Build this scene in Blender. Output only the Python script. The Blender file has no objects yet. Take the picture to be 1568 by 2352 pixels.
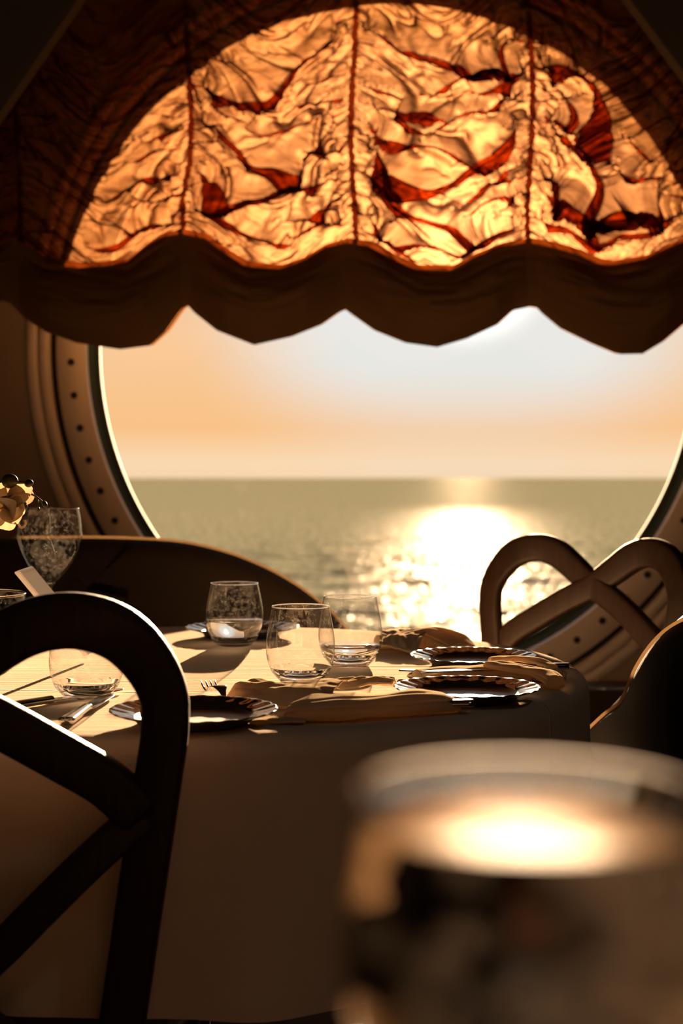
import bpy, bmesh, math, random
import numpy as np
from mathutils import Vector, Matrix

random.seed(7)
np.random.seed(7)
PI = math.pi
SC = bpy.context.scene
COL = SC.collection

# ---------------------------------------------------------------- camera
CAMZ, F, CX, HY = 1.015, 3267.0, 784.0, 1098.0      # eye height, focal in px, centre column, horizon row
cd = bpy.data.cameras.new('camera')
cd.lens = 50.0
cd.sensor_fit = 'VERTICAL'
cd.sensor_height = 36.0
cd.sensor_width = 24.0
cd.shift_y = -(1176.0 - HY) / 2352.0
cd.clip_start, cd.clip_end = 0.02, 100000
cd.dof.use_dof = True
cd.dof.focus_distance = 1.80
cd.dof.aperture_fstop = 4.9
cam = bpy.data.objects.new('camera', cd)
cam.location = (0, 0, CAMZ)
cam.rotation_euler = (PI / 2, 0, 0)
COL.objects.link(cam)
SC.camera = cam

# ---------------------------------------------------------------- sky, sun, exposure
SUN_AZ, SUN_EL = math.radians(5.0), math.radians(8.9)
SUN_DIR = Vector((math.sin(SUN_AZ) * math.cos(SUN_EL), math.cos(SUN_AZ) * math.cos(SUN_EL), math.sin(SUN_EL)))
sl = bpy.data.lights.new('sun', 'SUN')
sl.energy = 36.0
sl.angle = math.radians(0.6)
sl.color = (1.0, 0.66, 0.38)
so = bpy.data.objects.new('sun', sl)
so.rotation_euler = (-SUN_DIR).to_track_quat('-Z', 'Y').to_euler()
COL.objects.link(so)

W = bpy.data.worlds.new('sky')
SC.world = W
W.use_nodes = True
nt = W.node_tree
nt.nodes.clear()
_n = nt.nodes.new
wo = _n('ShaderNodeOutputWorld'); bg = _n('ShaderNodeBackground'); tc = _n('ShaderNodeTexCoord')
dot = _n('ShaderNodeVectorMath'); dot.operation = 'DOT_PRODUCT'; dot.inputs[1].default_value = SUN_DIR
sep = _n('ShaderNodeSeparateXYZ')
nt.links.new(tc.outputs['Generated'], dot.inputs[0])
nt.links.new(tc.outputs['Generated'], sep.inputs[0])
base = _n('ShaderNodeValToRGB')                      # by height above the horizon
for p, c in ((0.0, (.95, .68, .42)), (.010, (.99, .72, .46)), (.035, (.98, .56, .25)), (.10, (.96, .60, .33)),
             (.25, (.62, .42, .30)), (.6, (.22, .20, .22)), (1.0, (.14, .15, .19))):
    e = base.color_ramp.elements.new(p); e.color = (*c, 1)
for i in (0,):
    base.color_ramp.elements.remove(base.color_ramp.elements[0])
nt.links.new(sep.outputs['Z'], base.inputs[0])
ac = _n('ShaderNodeMath'); ac.operation = 'ARCCOSINE'; nt.links.new(dot.outputs['Value'], ac.inputs[0])
glow = _n('ShaderNodeValToRGB')                      # by angle from the sun (radians, 0..1)
glow.color_ramp.interpolation = 'EASE'
glow.color_ramp.elements[0].position = 0.10; glow.color_ramp.elements[0].color = (1, 1, 1, 1)
glow.color_ramp.elements[1].position = 0.215; glow.color_ramp.elements[1].color = (0, 0, 0, 1)
nt.links.new(ac.outputs[0], glow.inputs[0])
mx = _n('ShaderNodeMix'); mx.data_type = 'RGBA'
mx.inputs['B'].default_value = (.83, .83, .79, 1)
lowz = _n('ShaderNodeMapRange'); lowz.interpolation_type = 'SMOOTHSTEP'          # haze low over the sea stays warm
lowz.inputs['From Min'].default_value = .012; lowz.inputs['From Max'].default_value = .085; lowz.inputs['To Min'].default_value = .22; lowz.inputs['To Max'].default_value = 1
nt.links.new(sep.outputs['Z'], lowz.inputs['Value'])
gm = _n('ShaderNodeMath'); gm.operation = 'MULTIPLY'; nt.links.new(glow.outputs[0], gm.inputs[0]); nt.links.new(lowz.outputs[0], gm.inputs[1])
nt.links.new(gm.outputs[0], mx.inputs['Factor']); nt.links.new(base.outputs[0], mx.inputs['A'])
far = _n('ShaderNodeMapRange'); far.interpolation_type = 'SMOOTHSTEP'      # dimmer away from the sun
far.inputs['From Min'].default_value = .3; far.inputs['From Max'].default_value = 1.8
far.inputs['To Min'].default_value = 1.0; far.inputs['To Max'].default_value = .22
nt.links.new(ac.outputs[0], far.inputs['Value'])
au = _n('ShaderNodeMapRange'); au.interpolation_type = 'SMOOTHERSTEP'        # aureole close round the sun
au.inputs['From Min'].default_value = .0; au.inputs['From Max'].default_value = .075
au.inputs['To Min'].default_value = 3.0; au.inputs['To Max'].default_value = 0.0
nt.links.new(ac.outputs[0], au.inputs['Value'])
ad = _n('ShaderNodeMath'); ad.operation = 'ADD'
nt.links.new(far.outputs[0], ad.inputs[0]); nt.links.new(au.outputs[0], ad.inputs[1])
nt.links.new(mx.outputs['Result'], bg.inputs['Color']); nt.links.new(ad.outputs[0], bg.inputs['Strength'])
nt.links.new(bg.outputs[0], wo.inputs[0])

SC.view_settings.view_transform = 'Standard'
SC.view_settings.look = 'None'
SC.view_settings.exposure = 0.0
SC.view_settings.gamma = 1.0
SC.view_settings.use_curve_mapping = False
SC.cycles.max_bounces = 12
SC.cycles.transparent_max_bounces = 24
SC.cycles.transmission_bounces = 10
SC.cycles.sample_clamp_indirect = 6.0
SC.cycles.use_denoising = True

# ---------------------------------------------------------------- materials
def mat(name, color=(.5, .5, .5), rough=.5, metal=0., spec=.5, **kw):
    m = bpy.data.materials.new(name); m.use_nodes = True
    b = m.node_tree.nodes['Principled BSDF']
    b.inputs['Base Color'].default_value = (*color, 1)
    b.inputs['Roughness'].default_value = rough
    b.inputs['Metallic'].default_value = metal
    b.inputs['Specular IOR Level'].default_value = spec
    for k, v in kw.items():
        b.inputs[k.replace('_', ' ')].default_value = v
    return m

def nn(m, t, **kw):
    n = m.node_tree.nodes.new(t)
    for k, v in kw.items(): setattr(n, k, v)
    return n

def lk(m, a, b): m.node_tree.links.new(a, b)

def bumpify(m, scale, strength, dist=.01, detail=4, vscale=(1, 1, 1), colvar=None):
    b = m.node_tree.nodes['Principled BSDF']
    t = nn(m, 'ShaderNodeTexCoord'); mp = nn(m, 'ShaderNodeMapping'); mp.inputs['Scale'].default_value = vscale
    no = nn(m, 'ShaderNodeTexNoise'); no.inputs['Scale'].default_value = scale; no.inputs['Detail'].default_value = detail
    bu = nn(m, 'ShaderNodeBump'); bu.inputs['Strength'].default_value = strength; bu.inputs['Distance'].default_value = dist
    lk(m, t.outputs['Object'], mp.inputs[0]); lk(m, mp.outputs[0], no.inputs['Vector'])
    lk(m, no.outputs['Fac'], bu.inputs['Height']); lk(m, bu.outputs[0], b.inputs['Normal'])
    if colvar:
        r = nn(m, 'ShaderNodeValToRGB'); r.color_ramp.elements[0].position = .3; r.color_ramp.elements[1].position = .7
        r.color_ramp.elements[0].color = (*colvar[0], 1); r.color_ramp.elements[1].color = (*colvar[1], 1)
        lk(m, no.outputs['Fac'], r.inputs[0]); lk(m, r.outputs[0], b.inputs['Base Color'])
    return m

M = {}
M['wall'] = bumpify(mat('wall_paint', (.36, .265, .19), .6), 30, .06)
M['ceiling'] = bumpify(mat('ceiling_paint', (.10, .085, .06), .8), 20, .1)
M['panel'] = bumpify(mat('dark_panelling', (.035, .022, .014), .5), 8, .1, vscale=(10, 10, 1))
M['sofa'] = bumpify(mat('sofa_fabric', (.05, .032, .018), .9), 300, .4)
M['floor'] = bumpify(mat('carpet', (.06, .035, .02), .95), 220, .5, colvar=((.04, .022, .012), (.09, .05, .03)))
M['ledge'] = bumpify(mat('dark_wood', (.035, .018, .008), .45), 12, .15, vscale=(1, 12, 12))
M['frame'] = bumpify(mat('cream_frame', (.78, .67, .56), .38), 60, .04)
M['frame_edge'] = mat('steel_edge', (.07, .10, .095), .8, 0, .1)
M['gasket'] = mat('rubber', (.008, .009, .01), .6)
M['screw'] = mat('screw_steel', (.04, .035, .03), .4, .7)
M['chair'] = bumpify(mat('bentwood', (.045, .020, .008), .5, 0, .3), 10, .08, vscale=(14, 14, 1), colvar=((.024, .012, .006), (.042, .021, .010)))
M['seat'] = bumpify(mat('seat_fabric', (.05, .03, .018), .9), 300, .4)
M['leather'] = bumpify(mat('dark_leather', (.008, .007, .0065), .8, 0, .15), 60, .06)
M['rim_light_piping'] = mat('rim_light_piping', (.38, .22, .11), .6)
M['steel'] = mat('polished_steel', (.62, .60, .56), .13, 1.0)
M['plate_rim'] = mat('plate_rim', (.045, .036, .028), .07, 0, .5, IOR=1.9)
M['plate_well'] = mat('plate_well', (.045, .028, .016), .38, 0, .4)
M['board'] = mat('card', (.88, .86, .85), .3, 0)
M['stem'] = mat('stem', (.03, .035, .012), .4)
M['bud'] = mat('bud', (.10, .07, .015), .35)
M['fill_lamp_metal'] = mat('fill_lamp_metal', (.6, .5, .35), .3, .8)
M['table_dark'] = bumpify(mat('dark_table_wood', (.20, .11, .05), .35), 14, .1, vscale=(1, 10, 10))
M['wood_table'] = bumpify(mat('table_wood', (.10, .05, .02), .5), 20, .1)

def sheet_fabric(name, diff, trans, fac, sheen=0., weave=900, bs=.15, creases=False, rough=.8, sheer=0, sheer_col=(1, .4, .1)):
    """cloth that light passes through: diffuse on the lit side, translucent to the other"""
    m = bpy.data.materials.new(name); m.use_nodes = True
    nts = m.node_tree.nodes; nts.clear()
    o = nn(m, 'ShaderNodeOutputMaterial'); d = nn(m, 'ShaderNodeBsdfDiffuse'); t = nn(m, 'ShaderNodeBsdfTranslucent')
    mix = nn(m, 'ShaderNodeMixShader'); mix.inputs[0].default_value = fac
    d.inputs[0].default_value = (*diff, 1); t.inputs[0].default_value = (*trans, 1)
    lk(m, d.outputs[0], mix.inputs[1]); lk(m, t.outputs[0], mix.inputs[2])
    last = mix.outputs[0]
    co = nn(m, 'ShaderNodeTexCoord')
    no = nn(m, 'ShaderNodeTexNoise'); no.inputs['Scale'].default_value = weave; no.inputs['Detail'].default_value = 2
    lk(m, co.outputs['Object'], no.inputs['Vector'])
    bu = nn(m, 'ShaderNodeBump'); bu.inputs['Strength'].default_value = bs; bu.inputs['Distance'].default_value = .001
    h = no.outputs['Fac']
    lk(m, h, bu.inputs['Height'])
    normal = bu.outputs[0]
    if creases:
        # pressed fold lines and slubs of the linen running across the table
        se = nn(m, 'ShaderNodeSeparateXYZ'); lk(m, co.outputs['Object'], se.inputs[0])
        mp = nn(m, 'ShaderNodeMapping'); mp.inputs['Scale'].default_value = (5, 90, 1); mp.inputs['Rotation'].default_value = (0, 0, -.10)
        lk(m, co.outputs['Object'], mp.inputs[0])
        n2 = nn(m, 'ShaderNodeTexNoise'); n2.inputs['Scale'].default_value = 1.0; n2.inputs['Detail'].default_value = 3
        lk(m, mp.outputs[0], n2.inputs['Vector'])
        tot = n2.outputs['Fac']
        for (c0, sl_, amp) in ((-.245, -.13, 1.6), (-.03, .02, 1.0), (.20, -.03, 1.2), (-.14, .05, .5)):
            a = nn(m, 'ShaderNodeMath', operation='MULTIPLY_ADD'); lk(m, se.outputs['X'], a.inputs[0]); a.inputs[1].default_value = -sl_; lk(m, se.outputs['Y'], a.inputs[2])
            s = nn(m, 'ShaderNodeMath', operation='SUBTRACT'); lk(m, a.outputs[0], s.inputs[0]); s.inputs[1].default_value = c0
            ab = nn(m, 'ShaderNodeMath', operation='ABSOLUTE'); lk(m, s.outputs[0], ab.inputs[0])
            mr = nn(m, 'ShaderNodeMapRange'); mr.inputs['From Min'].default_value = 0; mr.inputs['From Max'].default_value = .004
            mr.inputs['To Min'].default_value = amp; mr.inputs['To Max'].default_value = 0; lk(m, ab.outputs[0], mr.inputs['Value'])
            s2 = nn(m, 'ShaderNodeMath', operation='ADD'); lk(m, tot, s2.inputs[0]); lk(m, mr.outputs[0], s2.inputs[1]); tot = s2.outputs[0]
        b2 = nn(m, 'ShaderNodeBump'); b2.inputs['Strength'].default_value = .55; b2.inputs['Distance'].default_value = .0016
        lk(m, tot, b2.inputs['Height']); lk(m, normal, b2.inputs['Normal']); normal = b2.outputs[0]
    lk(m, normal, d.inputs['Normal']); lk(m, normal, t.inputs['Normal'])
    if sheen:
        g = nn(m, 'ShaderNodeBsdfGlossy'); g.inputs['Roughness'].default_value = .42; g.inputs[0].default_value = (*[min(1, c * 1.6) for c in diff], 1)
        m2 = nn(m, 'ShaderNodeMixShader'); m2.inputs[0].default_value = sheen
        lk(m, normal, g.inputs['Normal']); lk(m, last, m2.inputs[1]); lk(m, g.outputs[0], m2.inputs[2]); last = m2.outputs[0]
    if sheer:
        # open weave: part of the light goes straight through; the slanted weave is denser than the one seen square on
        lw = nn(m, 'ShaderNodeLayerWeight'); lw.inputs['Blend'].default_value = .5
        wr = nn(m, 'ShaderNodeTexNoise'); wr.inputs['Scale'].default_value = 9; wr.inputs['Detail'].default_value = 3.5; wr.inputs['Distortion'].default_value = 1.2
        mp3 = nn(m, 'ShaderNodeMapping'); mp3.inputs['Scale'].default_value = (.55, 1, 1.5); lk(m, co.outputs['Object'], mp3.inputs[0]); lk(m, mp3.outputs[0], wr.inputs['Vector'])
        b3 = nn(m, 'ShaderNodeBump'); b3.inputs['Strength'].default_value = .8; b3.inputs['Distance'].default_value = .016
        lk(m, wr.outputs['Fac'], b3.inputs['Height']); lk(m, b3.outputs[0], lw.inputs['Normal'])
        lk(m, b3.outputs[0], t.inputs['Normal'])
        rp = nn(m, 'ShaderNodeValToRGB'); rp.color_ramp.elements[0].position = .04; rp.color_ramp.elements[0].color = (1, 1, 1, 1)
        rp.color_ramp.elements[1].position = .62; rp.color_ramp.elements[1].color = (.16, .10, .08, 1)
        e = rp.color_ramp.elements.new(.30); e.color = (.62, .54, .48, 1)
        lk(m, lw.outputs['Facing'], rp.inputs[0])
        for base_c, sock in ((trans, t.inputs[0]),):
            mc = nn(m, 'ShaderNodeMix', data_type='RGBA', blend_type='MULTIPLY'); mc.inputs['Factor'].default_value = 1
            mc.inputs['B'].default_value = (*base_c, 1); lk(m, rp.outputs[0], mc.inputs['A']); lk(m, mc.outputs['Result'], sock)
        # forward-scattered part: brightest where the cloth lies between eye and sun
        rf = nn(m, 'ShaderNodeBsdfRefraction'); rf.inputs['IOR'].default_value = 1.3; rf.inputs['Roughness'].default_value = .75
        mc2 = nn(m, 'ShaderNodeMix', data_type='RGBA', blend_type='MULTIPLY'); mc2.inputs['Factor'].default_value = 1
        mc2.inputs['B'].default_value = (.78, .38, .16, 1); lk(m, rp.outputs[0], mc2.inputs['A']); lk(m, mc2.outputs['Result'], rf.inputs[0])
        mf = nn(m, 'ShaderNodeMixShader'); mf.inputs[0].default_value = .013; lk(m, last, mf.inputs[1]); lk(m, rf.outputs[0], mf.inputs[2]); last = mf.outputs[0]
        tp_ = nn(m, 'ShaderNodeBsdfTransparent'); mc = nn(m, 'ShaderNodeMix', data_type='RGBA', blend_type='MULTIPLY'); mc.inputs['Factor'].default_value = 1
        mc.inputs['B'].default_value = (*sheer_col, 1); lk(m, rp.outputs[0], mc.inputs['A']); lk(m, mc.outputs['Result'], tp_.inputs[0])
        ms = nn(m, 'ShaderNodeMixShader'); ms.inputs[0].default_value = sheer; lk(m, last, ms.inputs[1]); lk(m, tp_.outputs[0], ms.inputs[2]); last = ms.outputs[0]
    lk(m, last, o.inputs[0])
    return m

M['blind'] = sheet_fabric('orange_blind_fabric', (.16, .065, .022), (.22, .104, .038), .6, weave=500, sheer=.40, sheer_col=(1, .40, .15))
M['rim_light_piping'] = sheet_fabric('rim_light_piping', (.42, .28, .16), (.62, .48, .32), .55, weave=600)  # pale translucent cord, put in as the sunlit rim of sofa and armchair
M['blind_tape'] = sheet_fabric('gather_tape', (.10, .03, .012), (.12, .03, .01), .4)
M['hem'] = sheet_fabric('blind_hem_fabric', (.20, .115, .05), (.30, .13, .04), .35, weave=400)
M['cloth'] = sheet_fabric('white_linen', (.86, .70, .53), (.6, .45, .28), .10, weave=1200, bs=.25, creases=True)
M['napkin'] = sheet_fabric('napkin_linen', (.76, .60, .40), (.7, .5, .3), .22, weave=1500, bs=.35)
M['petal'] = sheet_fabric('petal', (.55, .46, .32), (.34, .24, .14), .5, weave=300, bs=.1)

def glass_thin(name, tint=(.985, .985, .98), dust=.5, nscale=130, veil=.012):
    """single-sheet glass wall: passes straight through, mirrors by Fresnel, a little dried-water dust"""
    m = bpy.data.materials.new(name); m.use_nodes = True
    m.node_tree.nodes.clear()
    o = nn(m, 'ShaderNodeOutputMaterial')
    tr = nn(m, 'ShaderNodeBsdfTransparent')
    lw = nn(m, 'ShaderNodeLayerWeight'); lw.inputs['Blend'].default_value = .5
    cr = nn(m, 'ShaderNodeValToRGB'); cr.color_ramp.elements[0].position = .0; cr.color_ramp.elements[0].color = (*tint, 1)
    cr.color_ramp.elements[1].position = 1.; cr.color_ramp.elements[1].color = (.25, .26, .24, 1)
    e = cr.color_ramp.elements.new(.80); e.color = (.93, .93, .91, 1)
    lk(m, lw.outputs['Facing'], cr.inputs[0]); lk(m, cr.outputs[0], tr.inputs[0])
    gl = nn(m, 'ShaderNodeBsdfGlossy'); gl.inputs['Roughness'].default_value = .03
    fr = nn(m, 'ShaderNodeMath', operation='POWER'); fr.inputs[1].default_value = 4.0; lk(m, lw.outputs['Facing'], fr.inputs[0])
    f2 = nn(m, 'ShaderNodeMath', operation='MULTIPLY_ADD'); f2.inputs[1].default_value = .95 if dust else .5; f2.inputs[2].default_value = .06 if dust else .02; f2.use_clamp = True
    lk(m, fr.outputs[0], f2.inputs[0])
    mx = nn(m, 'ShaderNodeMixShader'); lk(m, f2.outputs[0], mx.inputs[0]); lk(m, tr.outputs[0], mx.inputs[1]); lk(m, gl.outputs[0], mx.inputs[2])
    last = mx.outputs[0]
    if dust:
        co = nn(m, 'ShaderNodeTexCoord')
        v = nn(m, 'ShaderNodeTexVoronoi'); v.inputs['Scale'].default_value = 520
        lk(m, co.outputs['Object'], v.inputs['Vector'])
        n = nn(m, 'ShaderNodeTexNoise'); n.inputs['Scale'].default_value = nscale; n.inputs['Detail'].default_value = 6 if nscale > 60 else 2
        lk(m, co.outputs['Object'], n.inputs['Vector'])
        r = nn(m, 'ShaderNodeMapRange'); r.inputs['From Min'].default_value = .10; r.inputs['From Max'].default_value = .26
        r.inputs['To Min'].default_value = 1; r.inputs['To Max'].default_value = 0; lk(m, v.outputs['Distance'], r.inputs['Value'])
        r2 = nn(m, 'ShaderNodeMapRange'); r2.inputs['From Min'].default_value = .46; r2.inputs['From Max'].default_value = .68
        lk(m, n.outputs['Fac'], r2.inputs['Value'])
        mu = nn(m, 'ShaderNodeMath', operation='MULTIPLY'); lk(m, r.outputs[0], mu.inputs[0]); lk(m, r2.outputs[0], mu.inputs[1])
        m3 = nn(m, 'ShaderNodeMath', operation='MULTIPLY_ADD'); lk(m, r2.outputs[0], m3.inputs[0]); m3.inputs[1].default_value = veil * dust
        mu2 = nn(m, 'ShaderNodeMath', operation='MULTIPLY'); lk(m, mu.outputs[0], mu2.inputs[0]); mu2.inputs[1].default_value = .35 * dust
        lk(m, mu2.outputs[0], m3.inputs[2])
        ds = nn(m, 'ShaderNodeBsdfTranslucent'); ds.inputs[0].default_value = (.75, .7, .62, 1)
        m4 = nn(m, 'ShaderNodeMixShader'); lk(m, m3.outputs[0], m4.inputs[0]); lk(m, last, m4.inputs[1]); lk(m, ds.outputs[0], m4.inputs[2])
        last = m4.outputs[0]
    lk(m, last, o.inputs[0])
    return m

M['glass_wall'] = glass_thin('glass_wall')
M['glass_near'] = glass_thin('glass_near', dust=.9, nscale=45, veil=.34)  # denser veil put in for the blurred warm blobs of light
M['pane'] = glass_thin('window_pane', (.99, .99, .99), dust=0)
def glass_solid(name, ior=1.5, rough=.0, col=(1, 1, 1)):
    m = bpy.data.materials.new(name); m.use_nodes = True; m.node_tree.nodes.clear()
    o = nn(m, 'ShaderNodeOutputMaterial'); g = nn(m, 'ShaderNodeBsdfGlass')
    g.inputs['IOR'].default_value = ior; g.inputs['Roughness'].default_value = rough; g.inputs['Color'].default_value = (*col, 1)
    lk(m, g.outputs[0], o.inputs[0]); return m
M['glass'] = glass_solid('solid_glass', 1.5, .02, (.98, .98, .97))
M['water'] = glass_solid('water', 1.33, .01, (.99, .99, .98))

def sea_mat():
    m = bpy.data.materials.new('sea_water'); m.use_nodes = True; m.node_tree.nodes.clear()
    o = nn(m, 'ShaderNodeOutputMaterial')
    d = nn(m, 'ShaderNodeBsdfDiffuse'); g = nn(m, 'ShaderNodeBsdfGlossy'); mx = nn(m, 'ShaderNodeMixShader')
    t = nn(m, 'ShaderNodeTexCoord')
    def noise(sc, vs, det, rg=.5):
        mp = nn(m, 'ShaderNodeMapping'); mp.inputs['Scale'].default_value = vs
        n = nn(m, 'ShaderNodeTexNoise'); n.inputs['Scale'].default_value = sc; n.inputs['Detail'].default_value = det; n.inputs['Roughness'].default_value = rg
        lk(m, t.outputs['Object'], mp.inputs[0]); lk(m, mp.outputs[0], n.inputs['Vector']); return n.outputs['Fac']
    def remap(sock, a, b, c, e):
        r_ = nn(m, 'ShaderNodeMapRange'); lk(m, sock, r_.inputs['Value'])
        for k, v in zip(('From Min', 'From Max', 'To Min', 'To Max'), (a, b, c, e)): r_.inputs[k].default_value = v
        return r_.outputs[0]
    h1 = noise(.9, (.8, .9, 1), 5, .6)
    bu = nn(m, 'ShaderNodeBump'); bu.inputs['Strength'].default_value = 1.0; bu.inputs['Distance'].default_value = .30
    lk(m, h1, bu.inputs['Height']); lk(m, bu.outputs[0], d.inputs['Normal']); lk(m, bu.outputs[0], g.inputs['Normal'])
    pat = noise(.35, (1.6, .28, 1), 6, .7)                      # patches of wind-ruffled and slicker water
    g.distribution = 'BECKMANN'; g.inputs['Roughness'].default_value = .33
    sp = noise(2.2, (1.0, .13, 1), 3, .6)                        # sun glitter put into the gloss by noise, apart from the wave slopes
    s1 = remap(sp, .55, .67, 0, .055); s2 = remap(pat, .38, .62, .0036, .001)
    fa = nn(m, 'ShaderNodeMath', operation='ADD'); lk(m, s1, fa.inputs[0]); lk(m, s2, fa.inputs[1]); 
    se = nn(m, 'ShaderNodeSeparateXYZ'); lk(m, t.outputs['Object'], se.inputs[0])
    fade = nn(m, 'ShaderNodeMapRange', interpolation_type='SMOOTHSTEP'); lk(m, se.outputs['Y'], fade.inputs['Value'])  # thins the gloss with distance so the sun glint dies toward the horizon
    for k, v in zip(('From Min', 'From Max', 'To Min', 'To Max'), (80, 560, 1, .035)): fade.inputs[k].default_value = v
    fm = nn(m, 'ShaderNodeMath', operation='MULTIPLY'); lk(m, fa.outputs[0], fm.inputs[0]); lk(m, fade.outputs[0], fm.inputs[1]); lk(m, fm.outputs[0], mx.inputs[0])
    cr_ = nn(m, 'ShaderNodeValToRGB'); cr_.color_ramp.elements[0].position = .36; cr_.color_ramp.elements[0].color = (.13, .14, .085, 1)
    cr_.color_ramp.elements[1].position = .62; cr_.color_ramp.elements[1].color = (.33, .34, .26, 1)
    lk(m, noise(1.1, (1.0, .16, 1), 5, .65), cr_.inputs[0]); lk(m, cr_.outputs[0], d.inputs[0])  # light and dark of the wave slopes painted into the water colour
    d.inputs[0].default_value = (.215, .225, .165, 1); g.inputs[0].default_value = (1, .97, .92, 1)
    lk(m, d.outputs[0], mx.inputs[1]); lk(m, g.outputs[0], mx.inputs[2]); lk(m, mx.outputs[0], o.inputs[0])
    return m
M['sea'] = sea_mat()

# ---------------------------------------------------------------- mesh helpers
def link(name, verts, faces, m, parent=None, smooth=True, sharp=None):
    me = bpy.data.meshes.new(name)
    me.from_pydata([tuple(map(float, v)) for v in verts], [], [tuple(map(int, f)) for f in faces])
    if smooth:
        me.polygons.foreach_set('use_smooth', [True] * len(me.polygons))
        if sharp: me.set_sharp_from_angle(angle=math.radians(sharp))
    me.materials.append(m)
    o = bpy.data.objects.new(name, me); COL.objects.link(o)
    if parent: o.parent = parent
    return o

def grid_obj(name, P, m, parent=None, closed_u=False, closed_v=False, flip=False):
    """P: (nu, nv, 3) array of points"""
    nu, nv = P.shape[:2]
    idx = np.arange(nu * nv).reshape(nu, nv)
    a = idx if not closed_u else np.vstack([idx, idx[:1]])
    if closed_v: a = np.hstack([a, a[:, :1]])
    q = np.stack([a[:-1, :-1], a[1:, :-1], a[1:, 1:], a[:-1, 1:]], -1).reshape(-1, 4)
    if flip: q = q[:, ::-1]
    me = bpy.data.meshes.new(name)
    me.vertices.add(nu * nv); me.vertices.foreach_set('co', P.reshape(-1).astype('f4'))
    me.loops.add(q.size); me.loops.foreach_set('vertex_index', q.reshape(-1).astype('i4'))
    me.polygons.add(len(q)); me.polygons.foreach_set('loop_start', np.arange(0, q.size, 4, dtype='i4'))
    me.polygons.foreach_set('use_smooth', np.ones(len(q), bool))
    me.update(calc_edges=True); me.validate()
    me.materials.append(m)
    o = bpy.data.objects.new(name, me); COL.objects.link(o)
    if parent: o.parent = parent
    return o

def thing(name, label, cat, loc=(0, 0, 0), rz=0, group=None):
    o = bpy.data.objects.new(name, None); COL.objects.link(o)
    o.empty_display_size = .05
    o.location = loc; o.rotation_euler = (0, 0, rz); o['label'] = label; o['category'] = cat
    if group: o['group'] = group
    return o

def tag(o, label, cat, group=None):
    o['label'] = label; o['category'] = cat
    if group: o['group'] = group
    return o

def struct(o):
    o['kind'] = 'structure'; return o

def box(name, lo, hi, m, parent=None, bevel=0):
    (x0, y0, z0), (x1, y1, z1) = lo, hi
    v = [(x0, y0, z0), (x1, y0, z0), (x1, y1, z0), (x0, y1, z0), (x0, y0, z1), (x1, y0, z1), (x1, y1, z1), (x0, y1, z1)]
    f = [(0, 3, 2, 1), (4, 5, 6, 7), (0, 1, 5, 4), (1, 2, 6, 5), (2, 3, 7, 6), (3, 0, 4, 7)]
    o = link(name, v, f, m, parent, smooth=False)
    if bevel:
        bm = bmesh.new(); bm.from_mesh(o.data)
        bmesh.ops.bevel(bm, geom=bm.edges[:], offset=bevel, segments=3, affect='EDGES', profile=.5)
        bm.to_mesh(o.data); bm.free()
        o.data.polygons.foreach_set('use_smooth', [True] * len(o.data.polygons))
    return o

def lathe(name, prof, m, parent=None, seg=64, closed=False, loc=(0, 0, 0)):
    P = np.zeros((seg, len(prof), 3))
    for i in range(seg):
        a = 2 * PI * i / seg
        for j, (r, z) in enumerate(prof): P[i, j] = (r * math.cos(a) + loc[0], r * math.sin(a) + loc[1], z + loc[2])
    return grid_obj(name, P, m, parent, closed_u=True, closed_v=closed)

def cr(pts, n):
    """Catmull-Rom through pts -> n samples"""
    P = np.array(pts, float)
    P = np.vstack([2 * P[0] - P[1], P, 2 * P[-1] - P[-2]])
    segs = len(P) - 3
    out = []
    for t in np.linspace(0, segs - 1e-6, n):
        i = int(t); u = t - i
        a, b, c, d = P[i:i + 4]
        out.append(.5 * ((2 * b) + (-a + c) * u + (2 * a - 5 * b + 4 * c - d) * u * u + (-a + 3 * b - 3 * c + d) * u ** 3))
    return np.array(out)

def sweep(name, path, sec, m, parent=None, up=(0, 1, 0), scale=None, cap=True):
    """sweep closed section sec [(s,t)...] along path; t axis follows 'up', s = up x tangent"""
    path = np.array(path, float); n = len(path)
    T = np.gradient(path, axis=0); T /= np.linalg.norm(T, axis=1)[:, None]
    V, Fc = [], []
    k = len(sec); up = np.array(up, float)
    for i in range(n):
        s = np.cross(up, T[i]); L = np.linalg.norm(s)
        s = s / L if L > 1e-6 else np.array((1, 0, 0))
        u = np.cross(T[i], s)
        f = 1 if scale is None else scale[i]
        for (a, b) in sec: V.append(path[i] + (s * a + u * b) * f)
    for i in range(n - 1):
        for j in range(k):
            j2 = (j + 1) % k
            Fc.append((i * k + j, i * k + j2, (i + 1) * k + j2, (i + 1) * k + j))
    if cap:
        Fc.append(tuple(range(k))[::-1]); Fc.append(tuple((n - 1) * k + j for j in range(k)))
    return link(name, V, Fc, m, parent)

def circ(r, n=10, ry=None):
    ry = ry or r
    return [(r * math.cos(2 * PI * i / n), ry * math.sin(2 * PI * i / n)) for i in range(n)]

def rrect(w, h, p=3.2, n=20):
    out = []
    for i in range(n):
        a = 2 * PI * i / n
        c, s = math.cos(a), math.sin(a)
        out.append((w / 2 * math.copysign(abs(c) ** (2 / p), c), h / 2 * math.copysign(abs(s) ** (2 / p), s)))
    return out

def at(px, py, D):
    return np.array(((px - CX) * D / F, D, CAMZ - (py - HY) * D / F))

def dup(root, loc, rz, label, group=None):
    r = root.copy(); COL.objects.link(r); r.location = loc; r.rotation_euler = (0, 0, rz); r['label'] = label
    if group: r['group'] = group
    for ch in list(root.children):
        c = ch.copy(); COL.objects.link(c); c.parent = r
        for g in list(ch.children):
            d = g.copy(); COL.objects.link(d); d.parent = c
    return r

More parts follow.
